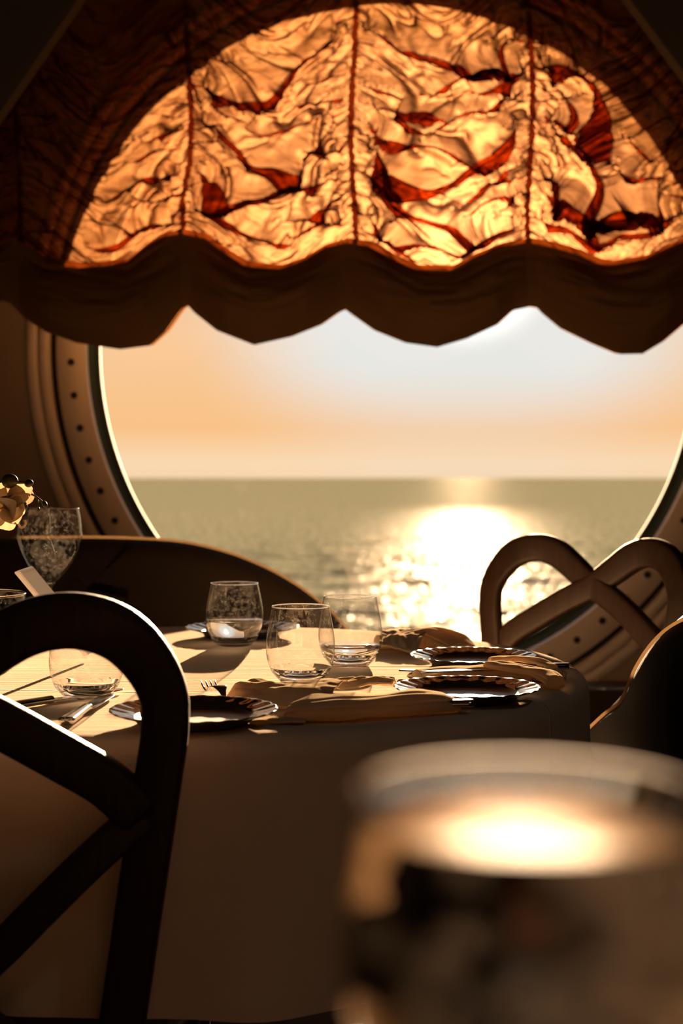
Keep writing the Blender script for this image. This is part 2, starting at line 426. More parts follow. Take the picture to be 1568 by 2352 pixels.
# ---------------------------------------------------------------- sea
def build_sea():
    rows = 8 * (60000 / 8) ** (np.linspace(0, 1, 900))
    tn = np.concatenate([np.linspace(-2.2, -.30, 30)[:-1], np.linspace(-.30, .30, 520), np.linspace(.30, 2.2, 30)[1:]])
    Yg, Tg = np.meshgrid(rows, tn, indexing='ij'); Xg = Yg * Tg
    H = np.zeros_like(Xg); step = Yg * .0100
    rs = np.random.RandomState(3)
    for k in range(90):
        lam = .8 * (9.0 / .8) ** rs.rand(); ang = rs.normal(PI / 2, .55); kk = 2 * PI / lam
        slope = .034
        amp = slope / kk * np.clip((lam / step - 2.2) / 2.5, 0, 1)
        q = kk * (Xg * math.cos(ang) + Yg * math.sin(ang)) + rs.rand() * 6.28
        H += amp * np.sin(q)
    P = np.stack([Xg, Yg, H - 9.0], -1)
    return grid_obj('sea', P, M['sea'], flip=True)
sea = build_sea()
struct(sea)

# ---------------------------------------------------------------- room shell
WA, WB, WCX, WCZ = .84, .90, .159, 1.38             # window ellipse
YW, YG = 3.90, 4.02                                   # wall face, glass plane
RX, RY0, RZ = 3.4, -3.2, 3.0
def wall_with_hole():
    n = 128; V = []; Fc = []
    x0, x1, z0, z1 = -RX, RX, 0., RZ
    a_, b_ = WA + .178, WB + .178
    for i in range(n):
        t = 2 * PI * i / n; c, s = math.cos(t), math.sin(t)
        ex, ez = WCX + a_ * c, WCZ + b_ * s
        k = min(((x1 - WCX) / c if c > 1e-9 else 1e9), ((x0 - WCX) / c if c < -1e-9 else 1e9),
                ((z1 - WCZ) / s if s > 1e-9 else 1e9), ((z0 - WCZ) / s if s < -1e-9 else 1e9))
        V += [(ex, YW, ez), (WCX + k * c, YW, WCZ + k * s)]
    for (x, z) in ((x0, z0), (x1, z0), (x1, z1), (x0, z1)): V.append((x, YW, z))
    def side(p):
        r = []
        if abs(p[0] - x0) < 1e-6: r.append('l')
        if abs(p[0] - x1) < 1e-6: r.append('r')
        if abs(p[2] - z0) < 1e-6: r.append('b')
        if abs(p[2] - z1) < 1e-6: r.append('t')
        return r
    cn = {('l', 'b'): 0, ('b', 'l'): 0, ('r', 'b'): 1, ('b', 'r'): 1, ('r', 't'): 2, ('t', 'r'): 2, ('l', 't'): 3, ('t', 'l'): 3}
    for i in range(n):
        j = (i + 1) % n
        A, B = side(V[2 * i + 1])[0], side(V[2 * j + 1])[0]
        if A == B: Fc.append((2 * i, 2 * j, 2 * j + 1, 2 * i + 1))
        else: Fc.append((2 * i, 2 * j, 2 * j + 1, 2 * n + cn[(A, B)], 2 * i + 1))
    return struct(link('wall_front', V, Fc, M['wall'], smooth=False))
wall_with_hole()
struct(box('floor', (-RX, RY0, -.05), (RX, YW, 0), M['floor']))
struct(box('ceiling', (-RX, RY0, RZ), (RX, YW + .4, RZ + .05), M['ceiling']))
struct(box('wall_left', (-RX - .05, RY0, 0), (-RX, YW + .4, RZ), M['panel']))
struct(box('wall_right', (RX, RY0, 0), (RX + .05, YW + .4, RZ), M['panel']))
struct(box('wall_back', (-RX, RY0 - .05, 0), (RX, RY0, RZ), M['panel']))
# low dark ledge along the foot of the window wall
struct(box('baseboard_front', (-RX, YW - .16, 0), (RX, YW - .002, .46), M['ledge'], bevel=.008))

# window: elliptical rings
win = bpy.data.objects.new('window_1', None); COL.objects.link(win); win['kind'] = 'structure'
def ring(name, prof, m, parent=win, n=160, closed=True):
    P = np.zeros((n, len(prof), 3))
    for i in range(n):
        t = 2 * PI * i / n
        for j, (o_, y) in enumerate(prof):
            P[i, j] = (WCX + (WA + o_) * math.cos(t), y, WCZ + (WB + o_) * math.sin(t))
    return grid_obj(name, P, m, parent, closed_u=True, closed_v=closed)
def ellipse_disc(name, off, y, m, parent):
    n = 128
    V = [(WCX, y, WCZ)] + [(WCX + (WA + off) * math.cos(2 * PI * i / n), y, WCZ + (WB + off) * math.sin(2 * PI * i / n)) for i in range(n)]
    return link(name, V, [(0, 1 + i, 1 + (i + 1) % n) for i in range(n)], m, parent, smooth=False)
ellipse_disc('glass_pane', .02, YG, M['pane'], win)
ring('inner_bead', [(0, 4.03), (0, 4.005), (.004, 3.998), (.008, 3.998), (.010, 4.004), (.020, 3.955), (.026, 3.95), (.026, 4.03)], M['frame_edge'])
fr = ring('frame_ring', [(.024, 4.03), (.024, 3.925), (.028, 3.918), (.100, 3.910), (.105, 3.916), (.105, 4.03)], M['frame'])
ring('sun_stop_ring', [(.13, 4.05), (.13, 4.03), (.42, 4.03), (.42, 4.05)], M['gasket'])  # unseen ring added behind the wall to stop sun leaking past the trim
ring('gasket', [(.105, 4.03), (.105, 3.935), (.122, 3.935), (.122, 4.03)], M['gasket'])
ring('clamp_ring', [(.122, 4.03), (.122, 3.903), (.125, 3.898), (.147, 3.896), (.150, 3.901), (.150, 4.03)], M['frame'])
ring('trim_ring', [(.154, 4.03), (.154, 3.898), (.157, 3.893), (.181, 3.893), (.185, 3.899), (.185, 4.03)], M['frame'])
# screws of the frame ring
scm = lathe('screw', [(0.0001, -.004), (.0025, -.0045), (.0055, -.0035), (.007, 0), (.007, .004)], M['screw'], fr, seg=12)
scm.data.transform(Matrix.Scale(1.45, 4)); scm.data.transform(Matrix.Rotation(-PI / 2, 4, 'X'))
ns = 66
def put_screw(o, i):
    t = 2 * PI * (i + .5) / ns
    o.location = (WCX + (WA + .064) * math.cos(t), 3.9142, WCZ + (WB + .064) * math.sin(t)); o.rotation_euler = (0, 0, 0)
put_screw(scm, 0)
for i in range(1, ns):
    o = scm.copy(); COL.objects.link(o); o.parent = fr; put_screw(o, i)

# slanted panels of the recess at the upper corners
def slab_px(name, pts, D, th, m, par=None):
    v = [at(x, y, D) for x, y in pts] + [at(x, y, D) + np.array((0, th, 0)) for x, y in pts]
    k = len(pts)
    f = [tuple(range(k)), tuple(range(2 * k - 1, k - 1, -1))] + [(i, k + i, k + (i + 1) % k, (i + 1) % k) for i in range(k)]
    return link(name, v, f, m, par, smooth=False)
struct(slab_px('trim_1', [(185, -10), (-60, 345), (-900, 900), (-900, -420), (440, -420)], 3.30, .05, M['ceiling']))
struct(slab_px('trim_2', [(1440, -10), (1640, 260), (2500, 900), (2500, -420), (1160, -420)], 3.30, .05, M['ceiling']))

# ---------------------------------------------------------------- the gathered blind
DB = 3.60
S_ = DB / F
TAPES = [(40, 0), (432, 0), (812, 0), (1218, 0), (1610, 0)]
BOT = [(-330, 700), (-180, 790), (-60, 742), (0, 690), (30, 700), (60, 733), (110, 765), (180, 790), (280, 805), (350, 796), (385, 765), (420, 715), (433, 704), (450, 722), (500, 762), (585, 795), (670, 776), (740, 748),
       (780, 720), (793, 714), (812, 728), (860, 762), (930, 790), (1002, 800), (1070, 780), (1140, 748), (1175, 716), (1215, 707), (1236, 710), (1250, 725), (1290, 758),
       (1360, 792), (1418, 816), (1470, 815), (1520, 785), (1568, 744), (1600, 728), (1640, 760), (1760, 810), (1900, 790), (2050, 730)]
HEM = [(-330, 560), (-180, 620), (-60, 600), (40, 560), (110, 600), (195, 614), (300, 603), (340, 570), (380, 545), (425, 536), (480, 548), (530, 585), (570, 610), (650, 617), (700, 600), (750, 570), (800, 557),
       (850, 563), (910, 595), (960, 618), (1040, 620), (1090, 592), (1150, 568), (1215, 556), (1270, 566), (1330, 585), (1370, 605), (1400, 609), (1480, 595), (1530, 570), (1590, 545), (1650, 560), (1760, 610), (1900, 600), (2050, 560)]
bx_, by_ = zip(*BOT); hx_, hy_ = zip(*HEM)
botf = lambda x: np.interp(x, bx_, by_)
hemf = lambda x: np.interp(x, hx_, hy_)

FOLDS = [
 # bay between the left tapes
 ([(245, 478), (300, 440), (350, 412), (418, 396)], 7), ([(240, 516), (325, 521), (375, 506), (422, 488)], 7),
 ([(200, 590), (275, 573), (330, 537), (405, 516)], 11), ([(300, 392), (360, 352), (418, 343)], 6), ([(330, 340), (380, 315), (425, 300)], 6),
 ([(290, 450), (350, 470), (400, 440)], 5),
 ([(450, 196), (480, 215), (520, 240), (570, 251), (620, 245), (650, 216), (680, 180), (702, 150), (750, 120), (797, 95)], 14),
 ([(438, 262), (500, 313), (552, 360), (580, 392), (625, 401), (662, 394), (700, 378), (730, 345), (790, 298)], 13),
 ([(440, 400), (482, 416), (540, 443), (600, 466), (640, 455), (672, 425), (716, 385)], 10),
 ([(436, 458), (475, 465), (550, 474), (600, 471), (645, 452), (720, 440), (795, 412)], 11),
 ([(432, 492), (480, 500), (530, 527), (575, 553), (630, 570), (684, 584)], 13),
 ([(650, 527), (710, 501), (750, 476), (800, 448)], 6), ([(668, 560), (730, 524), (803, 498)], 7),
 ([(690, 362), (750, 352), (800, 360)], 5), ([(672, 252), (725, 240), (800, 230)], 5), ([(550, 308), (600, 320), (645, 310), (700, 290), (770, 262)], 6),
 ([(445, 330), (480, 350), (520, 395)], 5), ([(560, 300), (600, 270), (650, 262)], 4), ([(470, 235), (520, 275), (560, 285)], 5),
 ([(820, 72), (874, 100), (919, 130), (984, 145), (1044, 161), (1084, 168), (1124, 148), (1154, 120), (1205, 88)], 13),
 ([(830, 208), (884, 220), (934, 245), (984, 263), (1010, 285)], 9),
 ([(975, 248), (1024, 212), (1064, 190), (1104, 167), (1144, 152), (1210, 150)], 8),
 ([(976, 328), (1024, 296), (1074, 270), (1129, 255), (1150, 238), (1210, 243)], 8),
 ([(1090, 242), (1130, 222), (1165, 200), (1210, 183)], 14),
 ([(822, 300), (884, 311), (934, 331), (974, 345), (1034, 356), (1108, 352)], 8),
 ([(895, 272), (934, 300), (972, 332)], 14),
 ([(834, 322), (884, 358), (934, 390), (988, 407)], 6),
 ([(830, 342), (884, 388), (934, 430), (984, 452), (1034, 438), (1084, 402), (1134, 367), (1174, 332), (1212, 292)], 17),
 ([(822, 396), (859, 430), (899, 473), (934, 505), (974, 521), (1034, 535), (1069, 545)], 14),
 ([(1059, 482), (1094, 450), (1144, 410), (1212, 373)], 7), ([(1070, 510), (1120, 470), (1212, 440)], 6),
 ([(830, 492), (884, 533), (934, 563), (1009, 582), (1064, 566), (1134, 542), (1208, 518)], 9),
 ([(1040, 618), (1084, 582), (1134, 553), (1212, 528)], 12), ([(820, 535), (874, 553), (924, 588), (955, 618)], 8),
 ([(1232, 168), (1274, 174), (1314, 186), (1344, 215), (1374, 270), (1389, 325), (1399, 402)], 22),
 ([(1262, 200), (1304, 240), (1334, 280), (1359, 340), (1389, 402)], 7),
 ([(1240, 306), (1294, 340), (1334, 380), (1364, 430), (1386, 478), (1434, 495), (1484, 488), (1530, 470)], 18),
 ([(1399, 405), (1449, 420), (1530, 418)], 10),
 ([(1232, 405), (1274, 416), (1300, 458), (1344, 488), (1412, 497), (1500, 500), (1570, 490)], 10),
 ([(1232, 455), (1284, 466), (1334, 495), (1374, 530), (1405, 549), (1484, 546), (1570, 520)], 11),
 ([(1232, 522), (1284, 535), (1329, 563), (1384, 600)], 15), ([(1409, 300), (1449, 350), (1510, 390)], 8), ([(1240, 265), (1290, 300), (1310, 330)], 6),
]
rnd = random.Random(11)
def small_folds():
    out = []
    for ti, tx in enumerate((40, 428, 812, 1218, 1610)):
        y = 60
        while y < 560:
            for sgn in (-1, 1):
                L = rnd.uniform(40, 120); dr = rnd.uniform(-.15, .75)
                x0 = tx + sgn * 6; w = rnd.choice((4, 5, 6, 7))
                pts = [(x0, y), (x0 + sgn * L * .5, y + dr * L * .35 + rnd.uniform(-3, 3)), (x0 + sgn * L, y + dr * L)]
                out.append((pts if sgn > 0 else pts[::-1], w))
            y += rnd.uniform(20, 42)
    for k in range(36):
        x = rnd.uniform(240, 1560); y = rnd.uniform(150, 590); L = rnd.uniform(35, 110)
        near = min((432, 812, 1218, 1610), key=lambda q: abs(q - x)); sl = .55 if x > near else -.55
        a = sl + rnd.uniform(-.35, .35)
        out.append(([(x - L / 2, y - a * L / 2), (x, y + rnd.uniform(-6, 6)), (x + L / 2, y + a * L / 2)], rnd.choice((3.5, 4, 5))))
    return out

def noise2(x, y, seed, octs=4, sx=1., sy=1.):
    """cheap smooth value noise on arrays"""
    r = np.random.RandomState(seed); tot = 0; amp = 1
    for k in range(octs):
        T = r.rand(64, 64); u = x * sx * 2 ** k; v = y * sy * 2 ** k
        i = np.floor(u).astype(int); j = np.floor(v).astype(int); fu = u - i; fv = v - j
        fu = fu * fu * (3 - 2 * fu); fv = fv * fv * (3 - 2 * fv)
        g = lambda a, b: T[a % 64, b % 64]
        tot = tot + amp * ((g(i, j) * (1 - fu) + g(i + 1, j) * fu) * (1 - fv) + (g(i, j + 1) * (1 - fu) + g(i + 1, j + 1) * fu) * fv - .5)
        amp *= .5
    return tot

def build_blind():
    root = thing('gathered_window_blind', 'orange translucent festoon blind gathered in scalloped swags over the round window', 'blind')
    dx = 2.4
    X = np.arange(-330, 2050, dx); Y = np.arange(-380, 640, dx)
    gx, gy = np.meshgrid(X, Y, indexing='ij')
    hem = hemf(gx) + 14
    t = (gy + 380) / (640 + 380)
    gy = -380 + t * (hem + 380)
    x = gx.copy(); y = gy.copy(); h = np.zeros_like(x)        # px, px, depth in px toward the camera
    # broad drape between the tapes
    tp = np.array([-350, 40, 430, 812, 1218, 1610, 2000])
    k = np.clip(np.searchsorted(tp, gx) - 1, 0, len(tp) - 2)
    u = (gx - tp[k]) / (tp[k + 1] - tp[k])
    h += 26 * np.sin(PI * u) ** 1.0
    h += 10 * noise2(gx, gy - 0.25 * np.abs(np.sin(PI * u)) * 200, 3, 4, .012, .028)
    h += 6.0 * noise2(gx, gy - 0.5 * np.abs(np.sin(PI * u)) * 200, 5, 3, .05, .10)
    for sd, fx, fy, am in ((15, .006, .020, 26), (16, .011, .036, 9)):
        q_ = noise2(gx, gy - (.75 - .25 * np.cos(2 * PI * u)) * np.abs(np.sin(PI * u)) * 130, sd, 2, fx, fy)
        h -= am * np.exp(-(q_ / .085) ** 2)
    folds = [(p, w * 1.6, True) for p, w in FOLDS] + [(p, w, False) for p, w in small_folds()]
    for pts, w, big in folds:
        n = max(10, int(len(pts) * 7)); C = cr(pts, n)
        sg = max(.8 * w, 3.0)
        T = np.gradient(C, axis=0); T /= np.linalg.norm(T, axis=1)[:, None]
        N = np.stack([-T[:, 1], T[:, 0]], 1)                 # for left-to-right paths N points down the picture
        s = np.linspace(0, 1, n)
        wv = np.clip(np.minimum(s, 1 - s) / .16, 0, 1) ** .6
        wv = wv * (.92 + .12 * np.sin(s * 9 + pts[0][0]))
        C2 = C - N * (2.45 * sg)
        m_ = (x > C2[:, 0].min() - 5 * sg) & (x < C2[:, 0].max() + 5 * sg) & (y > C2[:, 1].min() - 5 * sg) & (y < C2[:, 1].max() + 5 * sg)
        ii = np.nonzero(m_)
        if len(ii[0]) == 0: continue
        px, py = x[ii], y[ii]
        best = np.full(len(px), 1e9); bi = np.zeros(len(px), int)
        for q in range(n):
            d2 = (px - C2[q, 0]) ** 2 + (py - C2[q, 1]) ** 2
            b = d2 < best; best[b] = d2[b]; bi[b] = q
        d = (px - C2[bi, 0]) * N[bi, 0] + (py - C2[bi, 1]) * N[bi, 1]
        al = (px - C2[bi, 0]) * T[bi, 0] + (py - C2[bi, 1]) * T[bi, 1]
        fall = np.exp(-(al / (1.2 * sg)) ** 2) * wv[bi]
        g = np.exp(-(d / sg) ** 2) * fall
        a = 3.0 * sg * g
        x[ii] = px + N[bi, 0] * a; y[ii] = py + N[bi, 1] * a
        h[ii] += 1.5 * sg * g
    P = np.zeros(x.shape + (3,))
    P[..., 0] = (x - CX) * S_; P[..., 1] = DB - h * S_; P[..., 2] = CAMZ - (y - HY) * S_
    f = grid_obj('gathered_panel', P, M['blind'], root)
    # gather tapes with puckered edges, behind the panel
    for tx, _ in TAPES:
        ys = np.arange(-380, 575, 3.0)
        cxs = tx + 6 * np.sin(ys / 90 + tx) + (np.where(ys > 380, -10 * np.sin((ys - 380) / 60), 0) if tx == 432 else 0)
        wl = 7 + 4 * noise2(ys, ys * 0, tx + 1, 3, .12, 1); wr = 7 + 4 * noise2(ys, ys * 0, tx + 2, 3, .13, 1)
        Pt = np.zeros((len(ys), 5, 3))
        for j, (k_, dd) in enumerate(((-1, 0), (-.5, 3), (0, 0), (.5, 3), (1, 0))):
            w_ = wl if k_ < 0 else wr
            Pt[:, j, 0] = (cxs + k_ * w_ - CX) * S_; Pt[:, j, 1] = DB + .010 + dd * S_ + .002 * np.sin(ys * .9); Pt[:, j, 2] = CAMZ - (ys - HY) * S_
        grid_obj('gather_tape', Pt, M['blind_tape'], root)
    # bunched hem: stacked scallops of cloth
    X = np.arange(-330, 2050, 4.0); nv = 110
    def hem_sheet(name, depth, drop, top, bulge, seed, m=M['hem']):
        P = np.zeros((len(X), nv, 3))
        u_ = np.linspace(0, 1, nv)
        ht = hemf(X) - top; bt = botf(X) - drop
        tpd = np.min(np.abs(X[:, None] - np.array([40, 432, 795, 1218, 1605])[None, :]), axis=1)
        amp = np.clip(tpd / 90, .15, 1)
        for j, uu in enumerate(u_):
            yy = ht + (bt - ht) * uu
            wr = 17 * noise2(X, np.full_like(X, uu * 6.0) , seed, 3, .008, 1.0) + 8 * noise2(X, np.full_like(X, uu * 11.0), seed + 9, 2, .012, 1.)
            b = bulge * math.sin(PI * min(1, uu * 1.02) ** 1.4) ** .8 if uu < 1 else 0
            P[:, j, 0] = (X - CX) * S_
            P[:, j, 1] = DB - (b * amp + wr * amp * (1 - uu ** 6)) * S_ + depth
            P[:, j, 2] = CAMZ - (yy - HY) * S_
        return grid_obj(name, P, m, root)
    hem_sheet('swag', -.03, 0, 6, 62, 21)
    for q in range(3):
        hem_sheet('swag_lining', .022 + q * .018, 5 + q * 4, -2 + q * 5, -10 - 6 * q, 31 + q)
    return root
build_blind()

# ---------------------------------------------------------------- round dining table, cloth
TX, TY, TR, TZ = -.22, 2.0, .56, .75
def round_table(name, x, y, r, label, top_m, dz=0):
    t = thing(name, label, 'table', (x, y, 0))
    lathe('tabletop', [(.001, .705), (r - .03, .705), (r - .02, .712), (r - .02, .735 + dz), (r - .028, .742 + dz), (.001, .742 + dz)], top_m, t, seg=72)
    lathe('pedestal', [(.045, .704), (.04, .60), (.035, .2), (.05, .06), (.22, .03), (.24, 0), (.001, 0)], M['ledge'], t, seg=32)
    return t
def draped_cloth(name, x, y, r, zb, label, nf, seed, amp=.020, flare=.05):
    nr_top = 24; nd = 46; nth = 400
    th = np.linspace(0, 2 * PI, nth, endpoint=False)
    P = np.zeros((nth, nr_top + nd, 3))
    rn = np.random.RandomState(seed); ph = rn.rand(6) * 6.28
    fold = sum(a * np.sin(k * th + p) for a, k, p in ((.5, nf, ph[0]), (.3, nf + 3, ph[1]), (.22, 2 * nf + 1, ph[2]), (.2, nf - 2, ph[3])))
    rc = .022
    for j in range(nr_top):
        rr = (r - rc) * j / (nr_top - 1) * .9999 + .0001
        P[:, j, 0] = rr * np.cos(th); P[:, j, 1] = rr * np.sin(th); P[:, j, 2] = TZ
    for j in range(nd):
        s = (j + 1) / nd; arc = rc * PI / 2; L = (TZ - zb) ; d = s * L
        if d < arc:
            a = d / rc; rr = r - rc + rc * math.sin(a); z = TZ - rc + rc * math.cos(a); w = 0
        else:
            e = d - arc; z = TZ - rc - e; rr = r + e * flare; w = min(1, e / .25) ** 1.4
        rad = rr + w * (amp * fold + .003)
        P[:, nr_top + j, 0] = rad * np.cos(th); P[:, nr_top + j, 1] = rad * np.sin(th)
        P[:, nr_top + j, 2] = z + (0.006 * np.sin(3 * th + 1) * s)
    o = grid_obj(name, P, M['cloth'])
    o.location = (x, y, 0)
    return tag(o, label, 'tablecloth')
round_table('round_table', TX, TY, TR, 'round pedestal table hidden under the sunlit white cloth set for dinner', M['wood_table'])
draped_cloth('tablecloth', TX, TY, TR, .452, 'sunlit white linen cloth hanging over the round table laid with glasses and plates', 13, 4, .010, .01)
round_table('round_table', .12, .215, .51, 'dark bare wooden table close to the camera carrying the large blurred glass', M['table_dark'], .008)

# ---------------------------------------------------------------- cross-back chairs
def make_chair(label):
    t = thing('cross_back_chair', label, 'chair', group='bentwood cross-back chairs around the round table')
    ZT = .881
    def P3(x, drop):
        z = ZT - drop
        half = .22 - .056 * max(0, (drop - .08)) / .34
        x = x * half / .22
        return (x, 1.1 * x * x * .72 - .16 * (z - .45), z)
    def member(name, pts, w, th, n=60, s0=None):
        C = cr(pts, n); path = [P3(a, b) for a, b in C]
        sc_ = [1 + .16 * math.exp(-((b + .0) / .05) ** 2) for a, b in C] if w > .04 else None
        sweep(name, path, rrect(w, th, 4.5), M['chair'], t, up=(0, 1, 0), scale=sc_)
    loop = [(-.22, .44), (-.22, .30), (-.22, .17), (-.219, .105), (-.208, .055), (-.178, .015), (-.135, .0), (-.09, .008), (-.045, .036), (0, .066), (.06, .096), (.12, .130), (.17, .160), (.207, .193)]
    member('back_loop', loop, .046, .024, 90)
    member('back_loop', [(-a, b) for a, b in loop], .046, .0235, 90)
    low = [(.213, .190), (.17, .228), (.115, .28), (.062, .328), (0, .372), (-.05, .405), (-.08, .425)]
    member('lower_splat', low, .036, .020, 40)
    member('lower_splat', [(-a, b) for a, b in low], .036, .0195, 40)
    # seat: rounded, slightly domed pad on a frame
    def seat_outline(k, z, n=48):
        out = []
        for i in range(n):
            a = 2 * PI * i / n; c, s = math.cos(a), math.sin(a)
            x = (.205 + .02 * s) * math.copysign(abs(c) ** .62, c); y = .20 + .205 * math.copysign(abs(s) ** .62, s)
            out.append((x * k, .20 + (y - .20) * k, z))
        return out
    Pf = np.array([seat_outline(k, z) for k, z in ((.001, .395), (.96, .395), (1, .40), (1, .417), (.97, .421), (.001, .421))]).transpose(1, 0, 2)
    grid_obj('seat_frame', Pf, M['chair'], t, closed_u=True)
    Ps = np.array([seat_outline(k, z) for k, z in ((.9, .421), (.93, .426), (.92, .434), (.85, .440), (.6, .444), (.001, .445))]).transpose(1, 0, 2)
    grid_obj('seat', Ps, M['seat'], t, closed_u=True)
    for sx in (-1, 1):
        sweep('leg', [(sx * .165, .37, 0), (sx * .17, .365, .2), (sx * .175, .36, .398)], rrect(.036, .036), M['chair'], t, up=(0, 1, 0), scale=[.7, .9, 1])
        x0, y0, z0 = P3(sx * .22, .435)
        sweep('leg', [(sx * .19, -.05, 0), (sx * .178, -.01, .22), (x0, y0, z0)], rrect(.036, .028), M['chair'], t, up=(0, 1, 0), scale=[.75, .95, 1])
        sweep('stretcher', [(sx * .168, .365, .2), (sx * .178, -.005, .215)], circ(.010), M['chair'], t, up=(0, 0, 1))
    return t
near = make_chair('black cross-back chair in the left foreground, seen from behind against the cloth')
near.location = (-.384, 1.40, 0); near.rotation_euler = (0, 0, math.radians(-3))
# far chair faces back over the table toward the camera
dup(near, (.425, 2.60, 0), math.radians(133), 'brown cross-back chair at the window side of the table, facing the camera', near['group'])

# ---------------------------------------------------------------- dark tub armchair at right
def tub_chair():
    t = thing('tub_armchair', 'black upholstered armchair at the right edge, its curved back to the camera', 'armchair')
    rim = cr([at(1352, 1660, 2.20), at(1392, 1622, 2.10), at(1432, 1588, 2.0), at(1466, 1512, 1.93), at(1510, 1448, 1.87), at(1568, 1403, 1.82), at(1660, 1372, 1.79),
              (.62, 1.78, .885), (.80, 1.79, .88), (.96, 1.86, .84), (1.03, 1.98, .74), (1.05, 2.10, .66), (1.05, 2.24, .62)], 90)
    T = np.gradient(rim, axis=0); T /= np.linalg.norm(T, axis=1)[:, None]
    out = np.stack([-T[:, 1], T[:, 0], np.zeros(len(T))], 1); out /= np.linalg.norm(out, axis=1)[:, None]
    c = np.array((.72, 2.05))
    sg = np.sign(((rim[:, :2] - c) * out[:, :2]).sum(1)); out *= sg[:, None]
    prof = [(-.075, .28), (-.07, .40), (-.062, .6), (-.058, .85), (-.052, .96), (-.034, .995), (-.014, 1.0), (.0, .985), (.004, .96), (.0, .8), (-.012, .5), (-.03, .2), (-.035, .12)]
    P = np.zeros((len(rim), len(prof), 3))
    for j, (o_, k) in enumerate(prof):
        P[:, j] = rim + out * o_; P[:, j, 2] = .10 + (rim[:, 2] - .10) * k
    grid_obj('back_shell', P, M['leather'], t)
    pp = rim + out * .004; pp[:, 2] -= .012
    sweep('rim_light_piping', pp, circ(.0022, 8), M['rim_light_piping'], t, up=(0, 0, 1))
    box('seat_cushion', (.47, 1.92, .30), (.97, 2.26, .46), M['leather'], t, bevel=.04)
    box('base', (.48, 1.93, .10), (.96, 2.24, .295), M['leather'], t, bevel=.02)
    for x in (.50, .94):
        for y in (1.95, 2.21):
            sweep('leg', [(x, y, 0), (x, y, .11)], circ(.018), M['chair'], t, up=(0, 1, 0), scale=[.7, 1])
    return t
tub_chair()

# ---------------------------------------------------------------- sofa under the window
def sofa():
    t = thing('sofa', 'dark rounded sofa back between the table and the round window', 'sofa')
    yb = 3.08
    top = cr([at(-820, 1238, yb), at(-300, 1237, yb), at(0, 1237, yb), at(190, 1236, yb), at(300, 1238, yb), at(400, 1244, yb), at(470, 1256, yb), at(540, 1276, yb), at(610, 1305, yb), at(670, 1338, yb), at(720, 1373, yb),
              at(765, 1412, yb), at(800, 1455, yb), at(822, 1510, yb), at(832, 1580, yb), at(835, 1680, yb)], 160)
    prof = [(-.05, 0.0), (-.062, -.025), (-.05, -.006), (-.03, .0), (-.012, -.004), (.0, -.012), (.05, -.014), (.075, -.002), (.085, -.02), (.09, -.06)]
    n = len(top)
    cxm, czm = -.9, .40
    P = np.zeros((n, 14, 3))
    # front face (toward camera) at y = yb-.07, rounded rim, rear face
    for i in range(n):
        p = top[i]; d = np.array((cxm - p[0], 0, czm - p[2])) if p[0] > -.45 else np.array((0, 0, czm - p[2]))
        L = np.linalg.norm(d); d = d / L if L > 1e-6 else d
        for j, (off, yy) in enumerate(((.30, -.07), (.2, -.078), (.12, -.08), (.06, -.078), (.025, -.068), (.008, -.045), (0, -.02), (0, .01), (.006, .035), (.02, .055), (.05, .065), (.12, .07), (.2, .07), (.30, .07))):
            P[i, j] = p + d * off + np.array((0, yy, 0))
    grid_obj('back_rim', P, M['sofa'], t)
    # panels filling the back
    fr_ = P[:, 1].copy(); fr_[:, 1] = yb - .066
    idx = [k for k in range(0, n)]
    low = fr_.copy(); low[:, 2] = .25; low[:, 0] = np.minimum(low[:, 0], fr_[-1, 0])
    Q = np.stack([fr_, low], 1); grid_obj('back_panel', Q, M['sofa'], t)
    R = Q.copy(); R[..., 1] = yb + .055; grid_obj('back_panel', R, M['sofa'], t)
    box('seat_cushion', (-2.2, 2.62, .30), (-.18, yb - .075, .45), M['sofa'], t, bevel=.05)
    box('base', (-2.2, 2.66, .08), (-.19, yb - .08, .295), M['sofa'], t, bevel=.02)
    for x in (-2.1, -1.1, -.28):
        for y in (2.72, 2.95):
            sweep('leg', [(x, y, 0), (x, y, .09)], circ(.02), M['chair'], t, up=(0, 1, 0))
    pp = top.copy(); pp[:, 1] += -.002; pp[:, 2] += .001
    sweep('rim_light_piping', pp, circ(.0042, 8), M['rim_light_piping'], t, up=(0, 1, 0))  # pale line laid along the crest as its sunlit rim
    return t
sofa()

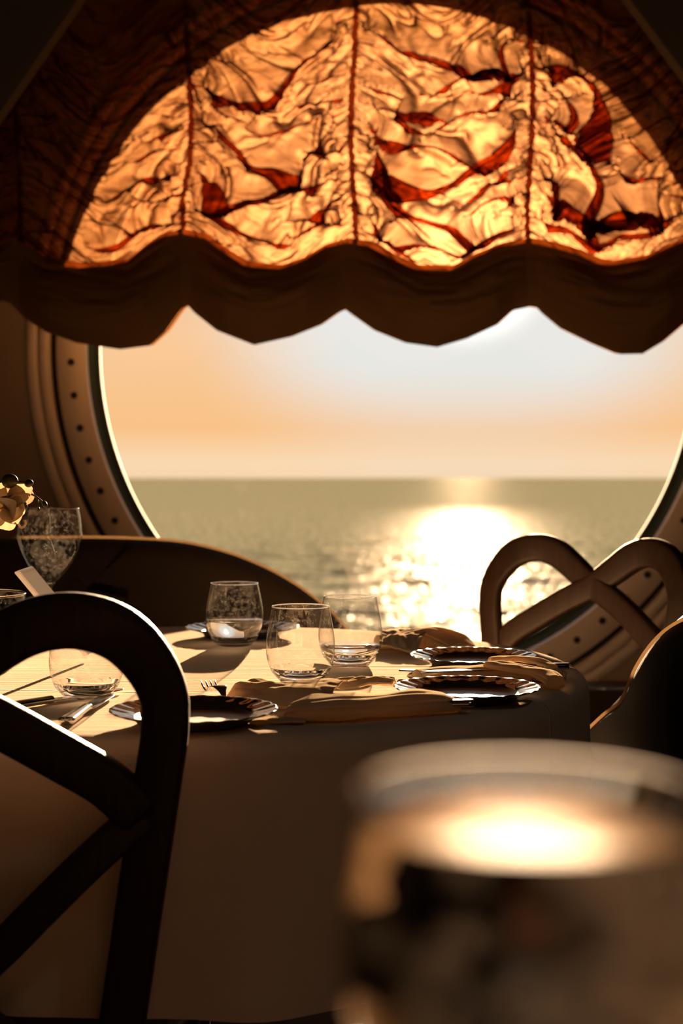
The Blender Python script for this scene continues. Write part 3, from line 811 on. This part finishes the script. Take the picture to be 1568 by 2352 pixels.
# ---------------------------------------------------------------- glassware
def make_tumbler(label, x, y, rz=0, water=0, angular=False, z=TZ):
    t = thing('tumbler', label, 'glass', (x, y, z + .0006), rz, 'stemless glasses on the round table')
    if angular:
        ctrl = [(.029, .004), (.036, .012), (.0435, .032), (.0455, .046), (.0445, .060), (.041, .080), (.0370, .0985)]
    else:
        ctrl = [(.030, .004), (.0375, .013), (.0432, .028), (.0448, .042), (.0438, .060), (.0405, .080), (.0370, .0975)]
    wall = cr(ctrl, 40)
    lathe('bowl', [tuple(p) for p in wall if p[1] > .012], M['glass_wall'], t, seg=72)
    rt = wall[-1]
    lathe('rim', [(rt[0] + .0009 * math.cos(a), rt[1] + .0009 * math.sin(a)) for a in np.linspace(0, 2 * PI, 9)[:-1]], M['glass'], t, seg=72, closed=True)
    # solid foot of glass
    b = [(.0002, .0), (.022, .0), (.0275, .0012)] + [tuple(p) for p in wall if p[1] < .019]
    top = b[-1]
    b += [(top[0] - .0012, top[1] + .0006), (top[0] - .005, top[1] - .0040), (top[0] - .013, top[1] - .0075), (.012, .0092), (.0002, .0088)]
    lathe('foot', b, M['glass'], t, seg=72)
    if water:
        wl = [tuple((p[0] - .0007, p[1])) for p in wall if .021 < p[1] < water]
        lathe('water', [(.0002, .0105), (.012, .0108), (top[0] - .013, top[1] - .006), (top[0] - .005, top[1] - .002)] + wl + [(wl[-1][0] - .002, water + .0002), (.0002, water)], M['water'], t, seg=72)
    return t
def gpos(px, py, z=TZ):
    D = (CAMZ - z) * F / (py - HY)
    return ((px - CX) * D / F, D)
for px, py, lab, wt, ang in ((690, 1566, 'stemless glass in the centre of the table, nearest to the folded napkin', 0, False),
                    (199, 1602, 'stemless glass framed by the foreground chair back', 0, False),
                    (804, 1530, 'stemless glass just behind the central glass, against the sea', .030, False),
                    (538, 1484, 'water-filled tumbler standing before the dark sofa back', .042, True)):
    x, y = gpos(px, py)
    make_tumbler(lab, x, y, random.random() * 6, wt, ang)

def make_goblet(label, x, y, z, H=.228, rs=1., vs=1., water=None, wall_m='glass_wall', group=None, solid_seg=72):
    t = thing('wine_glass', label, 'glass', (x, y, z + .0005), 0, group)
    zb = H - .098 * vs
    prof = cr([(.004, zb + .0), (.012, zb + .006), (.024, zb + .020), (.0345, zb + .040), (.0400, zb + .058), (.0402, zb + .070), (.0385, zb + .086), (.0362, zb + .098)], 46)
    prof[:, 0] *= rs; prof[:, 1] = zb + (prof[:, 1] - zb) * vs
    lathe('bowl', [tuple(p) for p in prof], M[wall_m], t, seg=solid_seg)
    rt = prof[-1]
    lathe('rim', [(rt[0] + .0010 * math.cos(a), rt[1] + .0010 * math.sin(a)) for a in np.linspace(0, 2 * PI, 9)[:-1]], M['glass'], t, seg=solid_seg, closed=True)
    st = [(.0002, 0), (.036, 0), (.037, .0012), (.034, .0022), (.018, .004), (.007, .009), (.0042, .02), (.0038, zb * .6), (.0045, zb - .006), (.008, zb + .0015), (.0002, zb + .001)]
    lathe('stem', st, M['glass'], t, seg=40)
    if water:
        wl = [tuple((p[0] - .0006, p[1])) for p in prof if p[1] > zb + .004 and p[1] < water]
        lathe('water', [(.0002, zb + .004)] + wl + [(wl[-1][0] - .0015, water + .0001), (.0002, water)], M['water'], t, seg=solid_seg)
    return t
x, y = (114 - CX) * 2.25 / F, 2.25
make_goblet('stemmed wine glass with dusty bowl on the left, beside the white flower', x, y, TZ, H=.2165, rs=1.25, vs=1.22)
make_goblet('large blurred stemmed water glass in the right foreground', (1212 - CX) * .300 / F, .300, TZ, H=.1985, rs=.97, water=.1955, wall_m='glass_near')

# ---------------------------------------------------------------- plates
def make_plate(label, px, py, wpx, tilt=0):
    D = (CAMZ - TZ - .014) * F / (py - HY); r = wpx / 2 * D / F
    t = thing('side_plate', label, 'plate', ((px - CX) * D / F, D, TZ + .0008), 0, 'small dark plates on the round table')
    lathe('well', [(.0002, .004), (r * .55, .004), (r * .64, .0052), (r * .70, .0085)], M['plate_well'], t, seg=96)
    n = 192; prof = [(.70, .0085), (.74, .0105), (.84, .0125), (.95, .0150), (.985, .0160), (1, .0156), (.985, .0142), (.86, .0108), (.72, .006), (.66, .0006), (.60, 0.0), (.0003, 0.0)]
    P = np.zeros((n, len(prof), 3))
    for i in range(n):
        a = 2 * PI * i / n
        for j, (k, z) in enumerate(prof):
            w = 1 + (.004 * math.cos(a * 24) if k > .9 else 0); zz = z + (.0005 * math.cos(a * 24) if .8 < k < .99 and j < 5 else 0)
            P[i, j] = (r * k * w * math.cos(a), r * k * w * math.sin(a), zz)
    grid_obj('plate_rim', P, M['plate_rim'], t, closed_u=True)
    return t
make_plate('dark plate partly behind the foreground chair post, fork beyond it', 445, 1632, 386)
make_plate('dark plate at the right end of the table, in front of a folded napkin', 1072, 1580, 338)
make_plate('dark plate behind the right-hand folded napkin, before the far chair', 1086, 1507, 290)
make_plate('dark plate at the back of the table behind the water-filled tumbler', 556, 1442, 262)

# ---------------------------------------------------------------- cutlery
def place(o, p0, p1):
    """put an item modelled along +x at p0 pointing toward p1 (table coordinates)"""
    d = Vector(p1) - Vector(p0); o.location = (p0[0], p0[1], TZ + .0009); o.rotation_euler = (0, 0, math.atan2(d.y, d.x))
def flat_outline(name, pts, z0f, th, m, parent):
    """pts: [(x, halfwidth)], z0f(x)->height; a bar of changing width with a rounded section"""
    pts = cr(pts, 40); V = []; Fc = []
    sec = rrect(2, 1, 2.6, 12); k = len(sec)
    for (x, w) in pts:
        for a, b in sec: V.append((x, a * max(w, .0003), z0f(x) + th * (b + .5)))
    for i in range(len(pts) - 1):
        for j in range(k):
            j2 = (j + 1) % k; Fc.append((i * k + j, i * k + j2, (i + 1) * k + j2, (i + 1) * k + j))
    Fc.append(tuple(range(k))[::-1]); Fc.append(tuple((len(pts) - 1) * k + j for j in range(k)))
    return link(name, V, Fc, m, parent)
def make_knife(label, p0, p1, group=None, zl=0):
    t = thing('table_knife', label, 'knife', group=group); place(t, p0, p1); t.location.z += zl
    flat_outline('handle', [(0, .005), (.004, .0095), (.02, .0088), (.06, .0068), (.085, .0055), (.092, .006)], lambda x: 0, .009, M['steel'], t)
    flat_outline('blade', [(.088, .005), (.10, .0085), (.14, .0095), (.18, .0092), (.198, .006), (.205, .001)], lambda x: .0025, .0022, M['steel'], t)
    return t
def make_fork(label, p0, p1, zl=0):
    t = thing('table_fork', label, 'fork'); place(t, p0, p1); t.location.z += zl
    zf = lambda x: .001 + .012 * math.exp(-((x - .135) / .02) ** 2) + (.010 * ((x - .15) / .04) ** 2 if x > .15 else 0)
    flat_outline('handle', [(0, .006), (.004, .0095), (.03, .0075), (.08, .0035), (.115, .0035), (.13, .008), (.142, .0115), (.150, .0115)], zf, .003, M['steel'], t)
    for k in (-1.5, -.5, .5, 1.5):
        pts = [(x, k * .0058, zf(x) + .0015) for x in np.linspace(.147, .192, 12)]
        sweep('tine', pts, circ(.0014, 8), M['steel'], t, up=(0, 0, 1), scale=[1] * 8 + [.95, .85, .7, .4])
    return t
p0 = gpos(150, 1668); p1 = gpos(222, 1622)
make_knife('steel knife with heavy handle end toward the viewer, below the framed glass', p0, p1, 'knives laid on the round table')
make_fork('steel fork with tines showing behind the nearest plate', gpos(575, 1648), gpos(478, 1592), zl=.0005)
p0 = gpos(-30, 1640); p1 = gpos(110, 1618)
make_knife('steel knife half hidden behind the foreground chair rail', p0, p1, 'knives laid on the round table')
make_knife('knife whose silver handle sticks out of the nearest folded napkin', gpos(1086, 1640), gpos(900, 1644), 'knives laid on the round table', .007)
make_knife('knife whose silver handle pokes from the napkin at the table edge', gpos(1304, 1556), gpos(1150, 1562), 'knives laid on the round table', .010)
make_fork('steel fork end peeking from the left of the right-hand napkin', gpos(918, 1552), gpos(1010, 1556), zl=.004)

# ---------------------------------------------------------------- napkins
def napkin_body(name, path, parent, layers=3, seed=0, nu=110, nv=72):
    """path: [(x, y, halfwidth, height, z0)] ; flattened roll of cloth with layered folds along it"""
    C = cr(path, nu); rn = np.random.RandomState(seed)
    T = np.gradient(C[:, :2], axis=0); T /= np.linalg.norm(T, axis=1)[:, None]
    N = np.stack([-T[:, 1], T[:, 0]], 1)
    P = np.zeros((nu, nv, 3)); a = np.linspace(0, 2 * PI, nv, endpoint=False)
    ph = rn.rand(4) * 6
    for i in range(nu):
        x, y, w, hgt, z0 = C[i]; s = i / (nu - 1)
        c, sn = np.cos(a), np.sin(a)
        u = np.sign(c) * np.abs(c) ** .75
        v = np.sign(sn) * np.abs(sn) ** .8
        # grooves where the layers meet
        groove = 1 - .12 * np.exp(-((np.sin(a * .5 * layers * 2 + ph[0] + s * 1.2)) / .25) ** 2)
        wob = 1 + .10 * np.sin(s * 9 + ph[1] + 2 * a) + .06 * np.sin(s * 21 + ph[2] + 3 * a)
        wd = w * groove * (1 + .05 * np.sin(s * 13 + ph[3]))
        zz = z0 + hgt / 2 + hgt / 2 * v * groove * wob
        endt = min(1, min(s, 1 - s) / .02 + .35) ** .5
        P[i, :, 0] = x + N[i, 0] * u * wd; P[i, :, 1] = y + N[i, 1] * u * wd
        P[i, :, 2] = np.maximum(TZ + .0012, TZ + zz * endt + (1 - endt) * z0)
    # close the ends
    e0 = P[0].mean(0); e1 = P[-1].mean(0)
    P = np.concatenate([np.repeat(e0[None, None], nv, 1), P, np.repeat(e1[None, None], nv, 1)], 0)
    return grid_obj(name, P, M['napkin'], parent, closed_v=True)
def sheet_fold(name, corners, parent, h0, amp, seed, nu=60, nv=30, th=.002):
    """thin flap between four table points, wavy; corners (x,y,z) in order"""
    a, b, c, d = [np.array(q, float) for q in corners]
    u = np.linspace(0, 1, nu)[:, None]; v = np.linspace(0, 1, nv)[None, :]
    P = (a * ((1 - u) * (1 - v))[..., None] + b * (u * (1 - v))[..., None] + c * (u * v)[..., None] + d * ((1 - u) * v)[..., None])
    w = noise2(u * 3 + v * 0, v * 3 + u * 0, seed, 3, 1.2, 1.2)
    P[..., 2] += amp * w + h0 * np.sin(PI * v) * (1 + 0 * u)
    P[..., 2] = np.maximum(P[..., 2], TZ + .0015)
    o = grid_obj(name, P, M['napkin'], parent)
    md = o.modifiers.new('s', 'SOLIDIFY'); md.thickness = th; md.offset = 1
    return o
G = lambda px, py: np.array(gpos(px, py))
def nap_front():
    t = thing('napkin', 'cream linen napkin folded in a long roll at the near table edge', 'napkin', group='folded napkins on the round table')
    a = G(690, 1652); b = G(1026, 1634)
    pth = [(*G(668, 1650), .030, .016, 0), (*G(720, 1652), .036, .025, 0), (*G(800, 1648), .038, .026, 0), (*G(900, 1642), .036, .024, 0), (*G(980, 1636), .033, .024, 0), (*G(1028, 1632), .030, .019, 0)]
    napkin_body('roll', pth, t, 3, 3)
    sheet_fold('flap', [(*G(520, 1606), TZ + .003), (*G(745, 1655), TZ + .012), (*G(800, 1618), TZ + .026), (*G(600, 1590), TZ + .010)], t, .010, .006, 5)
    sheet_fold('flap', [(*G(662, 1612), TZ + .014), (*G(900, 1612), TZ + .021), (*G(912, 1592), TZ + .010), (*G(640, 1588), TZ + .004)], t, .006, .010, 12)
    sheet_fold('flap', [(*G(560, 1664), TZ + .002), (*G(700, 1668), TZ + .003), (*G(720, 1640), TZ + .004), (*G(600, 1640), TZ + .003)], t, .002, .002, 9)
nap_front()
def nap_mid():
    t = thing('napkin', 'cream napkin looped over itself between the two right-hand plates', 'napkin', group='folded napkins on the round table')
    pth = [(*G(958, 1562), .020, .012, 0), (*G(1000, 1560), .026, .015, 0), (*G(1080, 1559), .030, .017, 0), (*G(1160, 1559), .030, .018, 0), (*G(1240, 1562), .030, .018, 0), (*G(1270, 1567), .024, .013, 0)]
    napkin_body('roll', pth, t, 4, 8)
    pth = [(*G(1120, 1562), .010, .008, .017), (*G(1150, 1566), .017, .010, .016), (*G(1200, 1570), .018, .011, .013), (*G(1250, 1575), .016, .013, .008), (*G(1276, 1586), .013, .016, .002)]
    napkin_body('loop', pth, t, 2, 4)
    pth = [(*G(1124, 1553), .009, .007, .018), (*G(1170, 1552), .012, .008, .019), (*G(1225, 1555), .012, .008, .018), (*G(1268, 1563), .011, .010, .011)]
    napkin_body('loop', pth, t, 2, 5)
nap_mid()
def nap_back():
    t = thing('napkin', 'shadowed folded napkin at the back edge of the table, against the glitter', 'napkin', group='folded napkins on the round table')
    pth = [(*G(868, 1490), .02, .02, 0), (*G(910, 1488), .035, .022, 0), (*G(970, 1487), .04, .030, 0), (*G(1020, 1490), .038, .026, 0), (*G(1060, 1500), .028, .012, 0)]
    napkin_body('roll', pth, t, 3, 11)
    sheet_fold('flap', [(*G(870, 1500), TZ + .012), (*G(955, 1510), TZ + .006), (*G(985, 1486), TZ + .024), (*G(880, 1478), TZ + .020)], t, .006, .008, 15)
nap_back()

# ---------------------------------------------------------------- glass vase, orchid, leaning card
vx, vy = -.515, 1.975
def vase():
    t = thing('glass_vase', 'low round glass vase cut by the left edge of the photo', 'vase', (vx, vy, TZ + .0006))
    lathe('bowl', [(.060, .012), (.072, .03), (.077, .06), (.077, .09), (.0745, .103)], M['glass_wall'], t, seg=72)
    lathe('rim', [(.0745 + .0018 * math.cos(a), .103 + .0018 * math.sin(a)) for a in np.linspace(0, 2 * PI, 9)[:-1]], M['glass'], t, seg=72, closed=True)
    lathe('foot', [(.0002, 0), (.055, 0), (.062, .006), (.062, .013), (.057, .012), (.0002, .009)], M['glass'], t, seg=72)
vase()

def petal(name, base, tip, width, up, curl, m, parent, nu=14, nv=9):
    b = np.array(base, float); e = np.array(tip, float); L = e - b; l = np.linalg.norm(L); d = L / l
    s = np.cross(d, np.array(up, float)); s /= np.linalg.norm(s); n = np.cross(s, d)
    P = np.zeros((nu, nv, 3))
    for i in range(nu):
        u = i / (nu - 1); w = width * (math.sin(PI * min(1, u * .93 + .06)) ** .6) * (.75 + .5 * u)
        for j in range(nv):
            v = j / (nv - 1) * 2 - 1
            P[i, j] = b + L * u + s * w * v * .5 + n * (curl * math.sin(PI * u * .9) * l + .18 * w * v * v + .03 * w * math.sin(6 * v + 9 * u))
    return grid_obj(name, P, m, parent)
def orchid():
    t = thing('orchid_spray', 'white orchid blossom with dark buds leaning over the glass vase', 'flower')
    D = 1.85
    A = lambda x, y, dd=0: at(x, y, D + dd)
    def tube(name, pts, r, m=M['stem'], n=30, sc=None):
        C = cr(pts, n); sweep(name, C, circ(r, 8), m, t, up=(0, 1, 0), scale=sc)
    base = np.array((vx + .015, vy - .01, TZ + .02))
    tube('stem', [base, A(-60, 1290, .08), A(-45, 1180, .02), A(-20, 1120), A(8, 1105), A(40, 1108), A(64, 1108)], .0016)
    tube('stem', [A(-30, 1150), A(20, 1140), A(60, 1133), A(78, 1138), A(92, 1148), A(103, 1160)], .0013)
    tube('stem', [A(84, 1143), A(88, 1155), A(88, 1166)], .0010)
    tube('stem', [A(70, 1134), A(58, 1142), A(57, 1158)], .0010)
    def bud(x, y, rx, ry, m, rot=0):
        n1, n2 = 20, 12; P = np.zeros((n1, n2, 3)); c = A(x, y); k = D / F
        for i in range(n1):
            for j in range(n2):
                a = 2 * PI * i / n1; b_ = PI * (j + .02) / (n2 - .96)
                e = 1 + .05 * math.cos(3 * a)
                lx, lz = rx * k * math.sin(b_) * math.cos(a) * e, ry * k * math.cos(b_)
                P[i, j] = c + np.array((lx * math.cos(rot) - lz * math.sin(rot), rx * k * math.sin(b_) * math.sin(a), lx * math.sin(rot) + lz * math.cos(rot)))
        grid_obj('bud', P, m, t, closed_u=True)
    bud(22, 1105, 19, 17, M['bud']); bud(66, 1110, 10, 9, M['stem'], .5); bud(56, 1163, 7, 11, M['stem']); bud(88, 1170, 3.5, 6, M['stem']); bud(102, 1158, 6, 9, M['stem'], .5)
    fl = A(18, 1163)
    for (x, y, w, cu, up, dd) in ((75, 1120, .030, .10, (0, -1, .5), .0), (72, 1128, .034, .12, (0, -1, .3), .02), (58, 1178, .036, .12, (.2, -1, 0), -.01), (40, 1205, .030, .1, (.3, -1, 0), -.02),
                                  (8, 1215, .034, .15, (0, -1, 0), .01), (-30, 1195, .036, .1, (0, -1, .1), 0), (-25, 1130, .040, .1, (0, -1, .2), .02), (15, 1118, .036, .1, (.1, -1, .2), .03), (40, 1150, .034, .2, (.4, -1, .1), -.03)):
        petal('petal', fl, A(x, y, dd), w, up, cu, M['petal'], t)
    tube('lip', [A(40, 1198, -.01), A(47, 1211, -.015), A(54, 1210, -.015), A(59, 1203, -.015), A(58, 1194, -.015)], .0014, M['petal'])
    bud(16, 1165, 9, 9, M['petal'])
orchid()

def card():
    t = thing('menu_card', 'bright thick card leaning diagonally against the vase, catching the sky', 'card')
    a = at(42, 1310, 1.93); b = at(118, 1402, 1.985); L = (b - a); b = a + L * 2.18
    w = at(75, 1299, 1.985) - a
    n = np.cross(L, w); n /= np.linalg.norm(n)
    if n[2] < 0: n = -n
    th = .0075
    v = [a, b, b + w, a + w]; v += [q - n * th for q in v]
    f = [(0, 1, 2, 3), (7, 6, 5, 4), (0, 4, 5, 1), (1, 5, 6, 2), (2, 6, 7, 3), (3, 7, 4, 0)]
    o = link('board', v, f, M['board'], t, smooth=False)
    bm = bmesh.new(); bm.from_mesh(o.data); bmesh.ops.bevel(bm, geom=bm.edges[:], offset=.0012, segments=2, affect='EDGES'); bmesh.ops.recalc_face_normals(bm, faces=bm.faces); bm.to_mesh(o.data); bm.free()
    inset = .10
    q = [a + L * .04 * 2.18 + w * .14, a + L * .96 * 2.18 + w * .14, a + L * .96 * 2.18 + w * .9, a + L * .04 * 2.18 + w * .9]
    link('face_sheet', [p + n * .0004 for p in q], [(0, 1, 2, 3)], M['board'], t, smooth=False)
card()

# ---------------------------------------------------------------- unseen fill lamps added at the ceiling to lift the dark tones
for x, y, lb in ((-1.3, .2, 'added left-hand fill lamp at the ceiling just behind the viewer'), (1.3, .2, 'added right-hand fill lamp at the ceiling just behind the viewer'), (-1.3, -1.9, 'added left-hand fill lamp at the ceiling by the back wall'), (1.3, -1.9, 'added right-hand fill lamp at the ceiling by the back wall')):
    t = thing('fill_lamp', lb, 'lamp', (x, y, RZ - .02), 0, 'unseen fill lamps added at the ceiling')
    lathe('housing', [(.06, .018), (.09, .018), (.09, 0), (.075, -.004), (.06, 0)], M['fill_lamp_metal'], t, seg=32)
    ld = bpy.data.lights.new('fill_lamp_bulb', 'SPOT'); ld.energy = 5.0 if x > 0 else 1.3; ld.color = (.84, .90, .84); ld.shadow_soft_size = .06; ld.spot_size = 2.2; ld.spot_blend = .6
    lo = bpy.data.objects.new('fill_lamp_bulb', ld); COL.objects.link(lo); lo.parent = t; lo.location = (0, 0, -.01)
